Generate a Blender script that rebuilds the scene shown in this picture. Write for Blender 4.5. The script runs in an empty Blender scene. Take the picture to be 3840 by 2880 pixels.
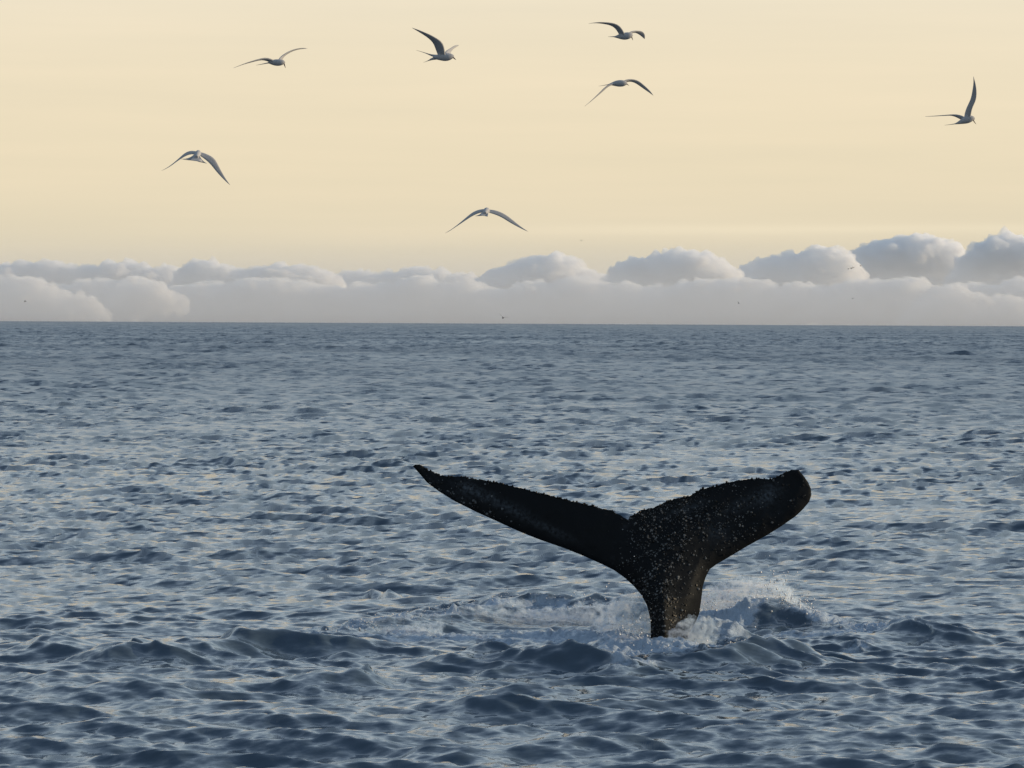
import bpy, bmesh, math, random
import numpy as np
from mathutils import Vector, Matrix
from mathutils.geometry import delaunay_2d_cdt

rng = np.random.default_rng(11)
random.seed(5)
scene = bpy.context.scene
COL = scene.collection

def mrange(nt, src, a, b, c=0.0, d=1.0, smooth=False):
    n = nt.nodes.new('ShaderNodeMapRange')
    if smooth: n.interpolation_type = 'SMOOTHSTEP'
    n.inputs['From Min'].default_value = a
    n.inputs['From Max'].default_value = b
    n.inputs['To Min'].default_value = c
    n.inputs['To Max'].default_value = d
    nt.links.new(src, n.inputs['Value'])
    return n.outputs[0]

def math_node(nt, op, a, b=None):
    n = nt.nodes.new('ShaderNodeMath'); n.operation = op
    for i, v in enumerate((a, b)):
        if v is None: continue
        if isinstance(v, (int, float)): n.inputs[i].default_value = v
        else: nt.links.new(v, n.inputs[i])
    return n.outputs[0]

# ------------------------------------------------------------------ camera
CAM_H = 3.65
HALF = 0.1308                                   # half of the horizontal field of view
K = 2 * math.tan(HALF) / 3840                   # radians per photo pixel
PITCH = 229.5 * K
ROLL = 0.0050
cam = bpy.data.cameras.new('camera')
cam.sensor_width = 36
cam.lens = 18 / math.tan(HALF)
cam.clip_start = 0.5
cam.clip_end = 200000
camo = bpy.data.objects.new('camera', cam)
COL.objects.link(camo)
CR = Matrix.Rotation(math.pi / 2 - PITCH, 3, 'X') @ Matrix.Rotation(ROLL, 3, 'Z')
camo.matrix_world = Matrix.Translation((0, 0, CAM_H)) @ CR.to_4x4()
scene.camera = camo

# ------------------------------------------------------------------ world, sun, exposure
SUN_EL, SUN_AZ = math.radians(11), math.radians(80)        # azimuth: clockwise from straight ahead
world = bpy.data.worlds.new('World')
scene.world = world
world.use_nodes = True
wn, wl = world.node_tree.nodes, world.node_tree.links
wn.clear()
w_out = wn.new('ShaderNodeOutputWorld')
w_bg = wn.new('ShaderNodeBackground')
w_bg.inputs['Strength'].default_value = 0.10
sky = wn.new('ShaderNodeTexSky')
sky.sky_type = 'NISHITA'
sky.sun_disc = False
sky.sun_elevation = SUN_EL
sky.sun_rotation = SUN_AZ
sky.air_density = 1.0
sky.dust_density = 1.5
sky.ozone_density = 2.0
tc = wn.new('ShaderNodeTexCoord')
sep = wn.new('ShaderNodeSeparateXYZ')
wl.new(tc.outputs['Generated'], sep.inputs[0])
# evening haze low over the sea: a smooth band of elevation all round the horizon
ramp = wn.new('ShaderNodeValToRGB')
ramp.color_ramp.interpolation = 'B_SPLINE'
def set_ramp(r, stops):
    el = r.color_ramp.elements
    while len(el) > 1:
        el.remove(el[-1])
    el[0].position = stops[0][0]
    el[0].color = stops[0][1]
    for p, c in stops[1:]:
        e = el.new(p)
        e.color = c
S = lambda deg: math.sin(math.radians(deg))
mz = wn.new('ShaderNodeMath'); mz.operation = 'MAXIMUM'; mz.inputs[1].default_value = 0
wl.new(sep.outputs['Z'], mz.inputs[0])
wl.new(mz.outputs[0], ramp.inputs[0])
set_ramp(ramp, [
    (0.0, (0.68, 0.62, 0.50, 1)),
    (S(0.7), (0.72, 0.645, 0.49, 1)),
    (S(1.5), (0.79, 0.69, 0.50, 1)),
    (S(2.6), (0.83, 0.715, 0.505, 1)),
    (S(4.8), (0.88, 0.77, 0.575, 1)),
    (S(5.4), (0.82, 0.80, 0.70, 1)),
    (S(7), (0.76, 0.81, 0.82, 1)),
    (S(11), (0.78, 0.90, 0.97, 1)),
    (S(20), (0.73, 0.92, 1.11, 1)),
    (S(40), (0.40, 0.55, 0.76, 1)),
    (1.0, (0.17, 0.26, 0.42, 1))])
# dimmer on the side away from the low sun, as an evening sky is
sd = wn.new('ShaderNodeVectorMath'); sd.operation = 'DOT_PRODUCT'
sd.inputs[1].default_value = (math.sin(SUN_AZ * 0.45), math.cos(SUN_AZ * 0.45), 0)
wl.new(tc.outputs['Generated'], sd.inputs[0])
mr = wn.new('ShaderNodeMapRange')
mr.interpolation_type = 'SMOOTHSTEP'
mr.inputs['From Min'].default_value = -1.0
mr.inputs['From Max'].default_value = 0.80
mr.inputs['To Min'].default_value = 5.2
mr.inputs['To Max'].default_value = 10.0
wl.new(sd.outputs['Value'], mr.inputs['Value'])
rs = wn.new('ShaderNodeVectorMath'); rs.operation = 'SCALE'
wl.new(ramp.outputs['Color'], rs.inputs[0])
wl.new(mr.outputs[0], rs.inputs['Scale'])
mixf = wn.new('ShaderNodeMapRange')              # share of the clear-sky model grows with elevation
mixf.inputs['From Min'].default_value = S(4)
mixf.inputs['From Max'].default_value = S(60)
mixf.inputs['To Min'].default_value = 0.0
mixf.inputs['To Max'].default_value = 0.35
wl.new(sep.outputs['Z'], mixf.inputs['Value'])
mx = wn.new('ShaderNodeMix'); mx.data_type = 'RGBA'
wl.new(mixf.outputs[0], mx.inputs[0])
wl.new(rs.outputs[0], mx.inputs[6])
wl.new(sky.outputs[0], mx.inputs[7])
vm = wn.new('ShaderNodeVectorMath'); vm.operation = 'MULTIPLY'
vm.inputs[1].default_value = (3.0, 3.0, 55.0)
wl.new(tc.outputs['Generated'], vm.inputs[0])
vn_ = wn.new('ShaderNodeTexNoise'); vn_.inputs['Scale'].default_value = 2.2; vn_.inputs['Detail'].default_value = 5
vn_.inputs['Roughness'].default_value = 0.55
wl.new(vm.outputs[0], vn_.inputs['Vector'])
vr = wn.new('ShaderNodeValToRGB')
set_ramp(vr, [(0.3, (0.975, 0.98, 0.985, 1)), (0.5, (1.0, 1.0, 1.0, 1)), (0.72, (1.03, 1.022, 1.02, 1))])
wl.new(vn_.outputs[0], vr.inputs[0])
vx = wn.new('ShaderNodeMix'); vx.data_type = 'RGBA'; vx.blend_type = 'MULTIPLY'; vx.inputs[0].default_value = 1.0
wl.new(mx.outputs[2], vx.inputs[6]); wl.new(vr.outputs[0], vx.inputs[7])
# one long thin streak of high cloud over the cumulus on the right
zo = math_node(world.node_tree, 'SUBTRACT', sep.outputs['Z'], 0.0243)
zq = math_node(world.node_tree, 'DIVIDE', math_node(world.node_tree, 'ADD', zo, math_node(world.node_tree, 'MULTIPLY', math_node(world.node_tree, 'SUBTRACT', vn_.outputs[0], 0.5), 0.003)), 0.0014)
ze = math_node(world.node_tree, 'POWER', 2.718, math_node(world.node_tree, 'MULTIPLY', math_node(world.node_tree, 'MULTIPLY', zq, zq), -1.0))
zs = math_node(world.node_tree, 'MULTIPLY', ze, mrange(world.node_tree, sep.outputs['X'], -0.03, 0.05, 0, 0.075, True))
vs = wn.new('ShaderNodeVectorMath'); vs.operation = 'SCALE'
wl.new(vx.outputs[2], vs.inputs[0]); wl.new(math_node(world.node_tree, 'ADD', zs, 1.0), vs.inputs['Scale'])
wl.new(vs.outputs[0], w_bg.inputs['Color'])
wl.new(w_bg.outputs[0], w_out.inputs['Surface'])

sun = bpy.data.lights.new('sun', 'SUN')
sun.energy = 3.5
sun.angle = math.radians(0.6)
sun.color = (1.0, 0.77, 0.49)
suno = bpy.data.objects.new('sun', sun)
COL.objects.link(suno)
sdir = Vector((math.sin(SUN_AZ) * math.cos(SUN_EL), math.cos(SUN_AZ) * math.cos(SUN_EL), math.sin(SUN_EL)))
suno.rotation_euler = sdir.to_track_quat('Z', 'Y').to_euler()

scene.view_settings.view_transform = 'Standard'
scene.view_settings.look = 'None'
scene.view_settings.exposure = 0
scene.view_settings.gamma = 1
scene.view_settings.use_curve_mapping = False
scene.cycles.use_denoising = True
scene.cycles.max_bounces = 32
scene.cycles.volume_bounces = 32
scene.cycles.use_adaptive_sampling = False

# ------------------------------------------------------------------ helpers
def at(px, py, y):
    """the point of the place that stands y metres ahead and shows at photo pixel (px, py)"""
    d = CR @ Vector(((px - 1920) * K, (1440 - py) * K, -1))
    t = y / d.y
    return Vector((d.x * t, y, CAM_H + d.z * t))

def on_sea(px, py):
    """the point of the calm sea surface that shows at photo pixel (px, py)"""
    d = CR @ Vector(((px - 1920) * K, (1440 - py) * K, -1))
    t = -CAM_H / d.z
    return (d.x * t, d.y * t)

def tag(o, label=None, cat=None, group=None, kind=None):
    if label: o['label'] = label
    if cat: o['category'] = cat
    if group: o['group'] = group
    if kind: o['kind'] = kind
    return o

def link(name, me, mats, parent=None):
    o = bpy.data.objects.new(name, me)
    COL.objects.link(o)
    for m in (mats if isinstance(mats, (list, tuple)) else [mats]):
        me.materials.append(m)
    if parent: o.parent = parent
    return o

def mesh_np(name, co, faces_flat, nside, smooth=True):
    me = bpy.data.meshes.new(name)
    co = np.ascontiguousarray(co, dtype=np.float32)
    ff = np.ascontiguousarray(faces_flat, dtype=np.int32).ravel()
    nf = len(ff) // nside
    me.vertices.add(len(co)); me.vertices.foreach_set('co', co.ravel())
    me.loops.add(len(ff)); me.loops.foreach_set('vertex_index', ff)
    me.polygons.add(nf)
    me.polygons.foreach_set('loop_start', np.arange(0, nf * nside, nside, dtype=np.int32))
    if smooth:
        me.polygons.foreach_set('use_smooth', np.ones(nf, dtype=bool))
    me.update(calc_edges=True)
    me.validate()
    return me

def mat(name):
    m = bpy.data.materials.new(name)
    m.use_nodes = True
    nt = m.node_tree
    return m, nt, nt.nodes['Principled BSDF']

def noise_node(nt, scale, detail=4, rough=0.55, vec=None):
    n = nt.nodes.new('ShaderNodeTexNoise')
    n.inputs['Scale'].default_value = scale
    n.inputs['Detail'].default_value = detail
    n.inputs['Roughness'].default_value = rough
    if vec is not None: nt.links.new(vec, n.inputs['Vector'])
    return n

# ------------------------------------------------------------------ materials
def sea_material():
    m, nt, p = mat('sea_water')
    p.inputs['Base Color'].default_value = (0.056, 0.086, 0.120, 1)
    p.inputs['Roughness'].default_value = 0.06
    p.inputs['IOR'].default_value = 1.36
    geo = nt.nodes.new('ShaderNodeNewGeometry')
    pos = geo.outputs['Position']
    # fine wind ripples, as slopes
    at_r = nt.nodes.new('ShaderNodeAttribute'); at_r.attribute_name = 'ripple'
    sq = nt.nodes.new('ShaderNodeVectorMath'); sq.operation = 'MULTIPLY'      # crests lie across the wind
    nt.links.new(pos, sq.inputs[0]); sq.inputs[1].default_value = (0.55, 1.0, 1.0)
    n1 = noise_node(nt, 3.4, 4, 0.62, sq.outputs[0])
    n0 = noise_node(nt, 14.0, 3, 0.6, sq.outputs[0])
    na = nt.nodes.new('ShaderNodeMix'); na.data_type = 'RGBA'; na.inputs[0].default_value = 0.4
    nt.links.new(n1.outputs['Color'], na.inputs[6]); nt.links.new(n0.outputs['Color'], na.inputs[7])
    v = nt.nodes.new('ShaderNodeVectorMath'); v.operation = 'SUBTRACT'
    nt.links.new(na.outputs[2], v.inputs[0]); v.inputs[1].default_value = (0.5, 0.5, 0.5)
    v2 = nt.nodes.new('ShaderNodeVectorMath'); v2.operation = 'MULTIPLY'
    nt.links.new(v.outputs[0], v2.inputs[0]); v2.inputs[1].default_value = (8.5, 8.5, 0)
    v3 = nt.nodes.new('ShaderNodeVectorMath'); v3.operation = 'SCALE'
    nt.links.new(v2.outputs[0], v3.inputs[0]); nt.links.new(at_r.outputs['Fac'], v3.inputs['Scale'])
    v4 = nt.nodes.new('ShaderNodeVectorMath'); v4.operation = 'ADD'
    at_s = nt.nodes.new('ShaderNodeAttribute'); at_s.attribute_name = 'slope'
    v6 = nt.nodes.new('ShaderNodeVectorMath'); v6.operation = 'ADD'
    nt.links.new(geo.outputs['Normal'], v6.inputs[0]); nt.links.new(at_s.outputs['Vector'], v6.inputs[1])
    nt.links.new(v6.outputs[0], v4.inputs[0]); nt.links.new(v3.outputs[0], v4.inputs[1])
    v5 = nt.nodes.new('ShaderNodeVectorMath'); v5.operation = 'NORMALIZE'
    nt.links.new(v4.outputs[0], v5.inputs[0])
    nt.links.new(v5.outputs[0], p.inputs['Normal'])
    # what is finer still spreads the reflection
    nt.links.new(math_node(nt, 'SQRT', math_node(nt, 'MULTIPLY', math_node(nt, 'MAXIMUM', math_node(nt, 'SUBTRACT', at_r.outputs['Fac'], 0.11), 0.006), 0.8)), p.inputs['Roughness'])
    # foam
    at_f = nt.nodes.new('ShaderNodeAttribute'); at_f.attribute_name = 'foam'
    f = at_f.outputs['Fac']
    nf = noise_node(nt, 4.2, 8, 0.72, pos)
    s = math_node(nt, 'ADD', f, math_node(nt, 'MULTIPLY', math_node(nt, 'SUBTRACT', nf.outputs[0], 0.5), 1.7))
    mask = mrange(nt, s, 0.25, 0.75, 0, 1, True)
    mask = math_node(nt, 'MULTIPLY', mask, mrange(nt, f, 0.02, 0.2, 0, 1, True))
    df = nt.nodes.new('ShaderNodeBsdfPrincipled')
    df.inputs['Base Color'].default_value = (0.42, 0.515, 0.62, 1)
    df.inputs['Roughness'].default_value = 0.7
    bf = nt.nodes.new('ShaderNodeBump')
    bf.inputs['Strength'].default_value = 0.8
    bf.inputs['Distance'].default_value = 0.09
    nt.links.new(nf.outputs[0], bf.inputs['Height'])
    nt.links.new(bf.outputs[0], df.inputs['Normal'])
    ms = nt.nodes.new('ShaderNodeMixShader')
    nt.links.new(math_node(nt, 'MULTIPLY', mask, 0.85), ms.inputs[0])
    nt.links.new(p.outputs[0], ms.inputs[1])
    nt.links.new(df.outputs[0], ms.inputs[2])
    nt.links.new(ms.outputs[0], nt.nodes['Material Output'].inputs['Surface'])
    return m

def simple(name, col, rough=0.6, spec=0.5):
    m, nt, p = mat(name)
    p.inputs['Base Color'].default_value = (*col, 1)
    p.inputs['Roughness'].default_value = rough
    p.inputs['Specular IOR Level'].default_value = spec
    return m

def feather_material(name, a, b, sc=60):
    m, nt, p = mat(name)
    tcn = nt.nodes.new('ShaderNodeTexCoord')
    n = noise_node(nt, sc, 4, 0.6, tcn.outputs['Object'])
    r = nt.nodes.new('ShaderNodeValToRGB')
    r.color_ramp.elements[0].color = (*a, 1); r.color_ramp.elements[0].position = 0.3
    r.color_ramp.elements[1].color = (*b, 1); r.color_ramp.elements[1].position = 0.7
    nt.links.new(n.outputs[0], r.inputs[0])
    nt.links.new(r.outputs[0], p.inputs['Base Color'])
    p.inputs['Roughness'].default_value = 0.75
    p.inputs['Specular IOR Level'].default_value = 0.15
    return m

def whale_material():
    m, nt, p = mat('whale_skin')
    tcn = nt.nodes.new('ShaderNodeTexCoord')
    o = tcn.outputs['Object']
    n = noise_node(nt, 1.6, 5, 0.65, o)                # grey scuffs
    n2 = noise_node(nt, 26, 4, 0.6, o)
    k = math_node(nt, 'MULTIPLY', mrange(nt, n.outputs[0], 0.56, 0.78, 0, 1, True), mrange(nt, n2.outputs[0], 0.40, 0.62, 0.1, 1))
    # paler rubbed patches out on the blades
    at_f = nt.nodes.new('ShaderNodeAttribute'); at_f.attribute_name = 'scuff'
    k2 = math_node(nt, 'MULTIPLY', at_f.outputs['Fac'], mrange(nt, n2.outputs[0], 0.36, 0.64, 0, 1))
    kk = math_node(nt, 'MINIMUM', math_node(nt, 'ADD', math_node(nt, 'MULTIPLY', k, 0.42), k2), 1.0)
    mxn = nt.nodes.new('ShaderNodeMix'); mxn.data_type = 'RGBA'
    nt.links.new(kk, mxn.inputs[0])
    mxn.inputs[6].default_value = (0.0110, 0.0122, 0.0135, 1)
    mxn.inputs[7].default_value = (0.075, 0.09, 0.105, 1)
    nt.nodes.remove(p)
    p = nt.nodes.new('ShaderNodeBsdfDiffuse')
    gl = nt.nodes.new('ShaderNodeBsdfGlossy')
    gl.inputs['Color'].default_value = (0.003, 0.0033, 0.0036, 1)
    gl.inputs['Roughness'].default_value = 0.45
    ad = nt.nodes.new('ShaderNodeAddShader')
    nt.links.new(p.outputs[0], ad.inputs[0]); nt.links.new(gl.outputs[0], ad.inputs[1])
    nt.links.new(ad.outputs[0], nt.nodes['Material Output'].inputs['Surface'])
    nt.links.new(mxn.outputs[2], p.inputs['Color'])
    b = nt.nodes.new('ShaderNodeBump')
    b.inputs['Strength'].default_value = 0.5
    b.inputs['Distance'].default_value = 0.02
    nt.links.new(noise_node(nt, 14, 6, 0.65, o).outputs[0], b.inputs['Height'])
    nt.links.new(b.outputs[0], p.inputs['Normal'])
    nt.links.new(b.outputs[0], gl.inputs['Normal'])
    return m

M_SEA = sea_material()
M_WHALE = whale_material()
M_BARN = feather_material('barnacle_shell', (0.018, 0.020, 0.022), (0.20, 0.21, 0.215), 22)
M_KNOB = simple('dark_knob', (0.010, 0.010, 0.010), 0.5, 0.25)
M_GREY = feather_material('grey_feathers', (0.40, 0.40, 0.405), (0.49, 0.49, 0.495))
M_PALE = feather_material('white_feathers', (0.70, 0.73, 0.77), (0.80, 0.82, 0.85))
M_CAP = simple('black_cap', (0.02, 0.02, 0.022), 0.7, 0.2)
M_BEAK = simple('beak_horn', (0.09, 0.035, 0.03), 0.5)
M_DROP = simple('water_drops', (0.75, 0.77, 0.79), 0.35)
M_FAR = simple('distant_feathers', (0.06, 0.062, 0.06), 0.8, 0.1)

# ------------------------------------------------------------------ the sea: one sheet out past the horizon
D = 3840 / 2212
def dsp(pts):
    """polyline of photo points -> points on the calm sea, with the extra values kept"""
    return np.array([[*on_sea(p[0] * D, p[1] * D), *p[2:]] for p in pts])

# swells and crests thrown up round the whale: x, y, height
RIDGES = [   # (points with crest height), front width, back width
    ([(20, 1412, .03), (90, 1418, .13), (180, 1425, .05), (250, 1436, .12), (330, 1436, .17), (420, 1432, .08), (480, 1425, .13), (540, 1418, .19),
      (640, 1416, .16), (760, 1418, .15), (850, 1420, .10), (930, 1425, .03)], .42, .8),
    ([(880, 1440, .02), (960, 1446, .13), (1040, 1446, .15), (1130, 1450, .13), (1250, 1456, .18), (1330, 1460, .17), (1400, 1452, .05)], .40, .7),
    ([(1470, 1440, .03), (1550, 1440, .13), (1640, 1434, .20), (1700, 1428, .17), (1745, 1424, .12), (1775, 1422, .02)], .38, .5),
    ([(690, 1388, .03), (780, 1370, .11), (880, 1355, .11), (1000, 1338, .15), (1110, 1326, .19), (1200, 1328, .14), (1300, 1330, .16), (1370, 1335, .2)], .45, .6),
    ([(1490, 1352, .10), (1550, 1350, .18), (1610, 1350, .22), (1660, 1350, .28), (1700, 1350, .25), (1750, 1352, .14), (1790, 1356, .05)], .42, .45),
    ([(1780, 1372, .06), (1850, 1380, .10), (1930, 1378, .15), (1985, 1374, .19), (2040, 1378, .10), (2100, 1386, .02)], .5, .6),
    ([(600, 1500, .01), (680, 1500, .07), (750, 1497, .13), (800, 1494, .17), (830, 1492, .05)], .26, .5),
    ([(0, 1478, .10), (60, 1480, .08), (130, 1490, .05), (220, 1496, .08), (330, 1506, .05), (450, 1506, .09), (520, 1510, .02)], .35, .6),
    ([(930, 1558, .01), (1030, 1550, .07), (1150, 1540, .07), (1300, 1528, .06), (1400, 1520, .02)], .5, .8),
    ([(1080, 1310, .02), (1110, 1308, .10), (1150, 1308, .03)], .3, .4),
    ([(820, 1285, .01), (838, 1284, .12), (870, 1284, .03)], .2, .4),
    ([(430, 1125, .02), (500, 1124, .16), (570, 1122, .12), (610, 1120, .02)], .9, 1.6),
    ([(100, 1142, .02), (200, 1142, .14), (290, 1140, .10), (360, 1140, .02)], .9, 1.6),
]
MOUNDS = [   # px, py, height, radius x, radius y: water dragged up along the tail stock
    (1345, 1386, .13, .40, .55), (1240, 1378, .07, .5, .5), (1505, 1368, .14, .32, .45), (1470, 1397, .08, .3, .35),
    (1440, 1432, .10, .30, .15), (1560, 1372, .16, .25, .3)]
FOAM = [     # polyline (px, py, strength), reach in x, reach in y
    ([(700, 1380, .35), (800, 1362, .55), (900, 1350, .55), (1000, 1338, .50), (1100, 1330, .5), (1200, 1335, .5), (1320, 1345, .8), (1370, 1360, 1.)], .22, .42),
    ([(740, 1385, .25), (860, 1378, .48), (1000, 1372, .52), (1120, 1372, .55), (1230, 1372, .6), (1320, 1380, .85), (1400, 1390, 1.)], .3, .75),
    ([(1470, 1358, .85), (1530, 1355, 1.0), (1600, 1353, .95), (1650, 1345, .7), (1720, 1344, .7), (1790, 1354, .75), (1860, 1364, .7), (1930, 1370, .45), (1985, 1372, .4)], .12, .50),
    ([(1490, 1372, .7), (1560, 1380, .5), (1650, 1378, .45), (1740, 1372, .40), (1830, 1370, .5)], .2, .55),
    ([(1240, 1452, .15), (1320, 1440, .45), (1380, 1432, .85), (1440, 1426, .95), (1500, 1420, .9), (1560, 1408, .7), (1640, 1404, .75), (1740, 1404, .6), (1820, 1400, .5), (1880, 1392, .3)], .15, .26),
    ([(1330, 1462, .5), (1370, 1456, .8), (1410, 1452, .6)], .12, .2),
    ([(1330, 1400, .8), (1400, 1405, .9), (1480, 1402, .8)], .25, .4),
    ([(480, 1408, .25), (560, 1402, .45), (640, 1400, .45), (730, 1398, .48)], .1, .22),
    ([(770, 1490, .3), (815, 1484, .75), (832, 1488, .3)], .06, .16),
    ([(1060, 1482, .25), (1140, 1476, .48), (1200, 1472, .25)], .1, .25),
    ([(1060, 1302, .1), (1090, 1301, .7), (1120, 1303, .55)], .07, .2),
    ([(430, 1432, .1), (520, 1446, .3), (620, 1440, .15)], .15, .3),
]

def poly_field(X, Y, pts, sx, sy):
    """distance (in reach units) to the polyline, signed side, and the value at the nearest point"""
    best = np.full(X.shape, 1e9, dtype=np.float32)
    val = np.zeros(X.shape, dtype=np.float32)
    side = np.zeros(X.shape, dtype=np.float32)
    for a, b in zip(pts[:-1], pts[1:]):
        ax, ay, bx, by = a[0] / sx, a[1] / sy, b[0] / sx, b[1] / sy
        ux, uy = bx - ax, by - ay
        L = ux * ux + uy * uy
        t = np.clip(((X / sx - ax) * ux + (Y / sy - ay) * uy) / L, 0, 1)
        dx, dy = X / sx - (ax + t * ux), Y / sy - (ay + t * uy)
        d = np.hypot(dx, dy)
        w = d < best
        best = np.where(w, d, best)
        val = np.where(w, a[2] + t * (b[2] - a[2]), val)
        side = np.where(w, dy, side)
    return best, val, side

def fbm_np(X, Y, lam0, octaves, seed, n=14, gain=0.6):
    """band limited random field made of crossed waves, about -1..1"""
    r = np.random.default_rng(seed)
    out = np.zeros(X.shape, dtype=np.float32)
    tot = 0
    for o in range(octaves):
        lam = lam0 / 2 ** o
        g = gain ** o
        acc = np.zeros(X.shape, dtype=np.float32)
        for i in range(n):
            th = r.uniform(0, 2 * math.pi); k = 2 * math.pi / (lam * r.uniform(.75, 1.35))
            acc += np.sin(np.float32(k * math.cos(th)) * X + np.float32(k * math.sin(th)) * Y + np.float32(r.uniform(0, 6.28)))
        out += acc * (g / math.sqrt(n / 2))
        tot += g
    return out / tot * 0.8

def throw_water(x, y, Z, foam):
    """the water thrown about by the whale"""
    wob = fbm_np(x, y, 1.3, 2, 21)
    wob2 = fbm_np(x, y, 0.9, 3, 22)
    f = np.zeros_like(x); z = np.zeros_like(x); calm = np.zeros_like(x)
    for n, (pts, wf, wb) in enumerate(RIDGES):
        q = dsp(pts)
        q[:, 2] *= 1.3 if n < 3 else 1.0                   # the long rolling ring in front stands highest
        d, v, side = poly_field(x + 0.10 * wob2, y + 0.16 * wob, q, 1.0, 1.0)
        wid = np.where(side < 0, wf, wb)
        e = np.exp(-(np.abs(d) / wid) ** 1.5)
        z += 1.15 * v * e * (1 + 0.16 * wob2)
    for px, py, h, rx, ry in MOUNDS:
        cx, cy = on_sea(px * D, py * D)
        e = np.exp(-(((x - cx + .06 * wob2) / rx) ** 2 + ((y - cy + .06 * wob) / ry) ** 2))
        z += h * e * (1 + 0.35 * wob2)
        f = np.maximum(f, 1.1 * np.clip(e * 1.6, 0, 1))
    for pts, sx, sy in FOAM:
        q = dsp(pts)
        d, v, side = poly_field(x + 0.12 * wob2, y + 0.3 * wob, q, sx, sy)
        f = np.maximum(f, 1.35 * v * np.exp(-np.abs(d) ** 2))
    cx, cy = on_sea(1400 * D, 1385 * D)
    z += 0.022 * fbm_np(x, y, 0.8, 3, 33, gain=.7) * np.exp(-((x - cx) / 4.2) ** 4 - ((y - cy) / 4.6) ** 4)
    # churned water is lumpy
    z += np.clip(f, 0, 1) * (0.038 * fbm_np(x, y, 0.55, 4, 31, gain=.75) + 0.03 * np.abs(fbm_np(x, y, 0.22, 2, 32)))
    Z += z
    foam[:] = f

def sea_patch(r, th, _near=None):
    rng = np.random.default_rng(77)
    ncol, nrow = len(th), len(r)
    ds = np.gradient(r)
    R, T = np.meshgrid(r, th, indexing='ij')
    X = (R * np.sin(T)).astype(np.float32)
    Y = (R * np.cos(T)).astype(np.float32)
    DS = ds.astype(np.float32)
    Z = np.zeros_like(X); HX = np.zeros_like(X); HY = np.zeros_like(X); SX = np.zeros_like(X); SY = np.zeros_like(X)
    step = float(np.min(np.diff(th)))
    # wind sea running toward the viewer's right, many crossed trains
    NW = 150
    lam = np.exp(np.linspace(math.log(0.20), math.log(45.0), NW))
    gust = (1 + 0.30 * fbm_np(X, Y, 24, 2, 7)).astype(np.float32)
    lost = np.full(nrow, 0.016)
    for i, L in enumerate(lam):
        mean = math.radians(-104)                  # travel direction
        spread = 0.40 if L > 3 else 0.42
        ang = mean + rng.normal(0, spread) + (0.85 if i % 6 == 0 else 0.0)
        k = 2 * math.pi / L
        slope = 0.035 * (1.8 if L < 0.42 else 1.25 if L < 1.6 else max((1.6 / L) ** 0.95 * 1.25, 0.10))
        amp = slope / k * rng.uniform(.6, 1.35)
        calm = np.interp(r, [40, 200, 700, 1500], [0.40, 0.85, 1.6, 2.0]) if 9 > L > 1.9 else np.interp(r, [40, 300], [0.40, 0.9]) if L > 1.9 else np.clip((r - 40) / 60, 0, 1) * 0.25 + 0.75 if L > 0.8 else 1.0 + 0 * r
        ph = rng.uniform(0, 2 * math.pi)
        # trains too fine for the columns are left to the material; trains too fine for the ring
        # spacing keep their height and hand their slope on as a shading normal
        wc = np.clip((L / ((3.2 if r[0] < 100 else 1.1) * r * step) - 0.8) / 0.6, 0, 1)
        wr = np.clip((L / (2.2 * DS) - 0.8) / 0.6, 0, 1)
        lost += (1 - wc) * (slope ** 2) * 0.5
        sel = np.nonzero(wc > 0)[0]
        if not len(sel): continue
        s1 = sel[-1] + 1
        kx, ky = np.float32(k * math.cos(ang)), np.float32(k * math.sin(ang))
        arg = X[:s1] * kx
        arg += Y[:s1] * ky
        arg += np.float32(ph)
        wa = (wc * calm * amp)[:s1, None].astype(np.float32) * gust[:s1]
        Z[:s1] += wa * np.sin(arg)
        c = np.cos(arg) * wa
        cr = c * wr[:s1, None].astype(np.float32)
        HX[:s1] += cr * np.float32(math.cos(ang)); HY[:s1] += cr * np.float32(math.sin(ang))
        c -= cr
        SX[:s1] += c * kx; SY[:s1] += c * ky
    # the water thrown about by the whale
    foam = np.zeros_like(X)
    s0, s1 = np.searchsorted(r, 30), np.searchsorted(r, 62)
    if s1 > s0:
        throw_water(X[s0:s1], Y[s0:s1], Z[s0:s1], foam[s0:s1])
    fade = np.clip((2.2 - np.abs(T)) / 0.8, 0.3, 1).astype(np.float32)
    co = np.stack([X + HX * fade, Y + HY * fade, Z * fade], -1)
    wind = 1 + 0.22 * np.clip((r[:, None] - 60) / 300, 0, 1) * fbm_np(X, Y, 170.0, 3, 91, n=8)
    slp = np.stack([-SX, -SY, 0 * SX], -1)
    return co, foam, (np.sqrt(lost)[:, None] * np.clip(wind, .4, 1.8)).astype(np.float32), slp

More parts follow.
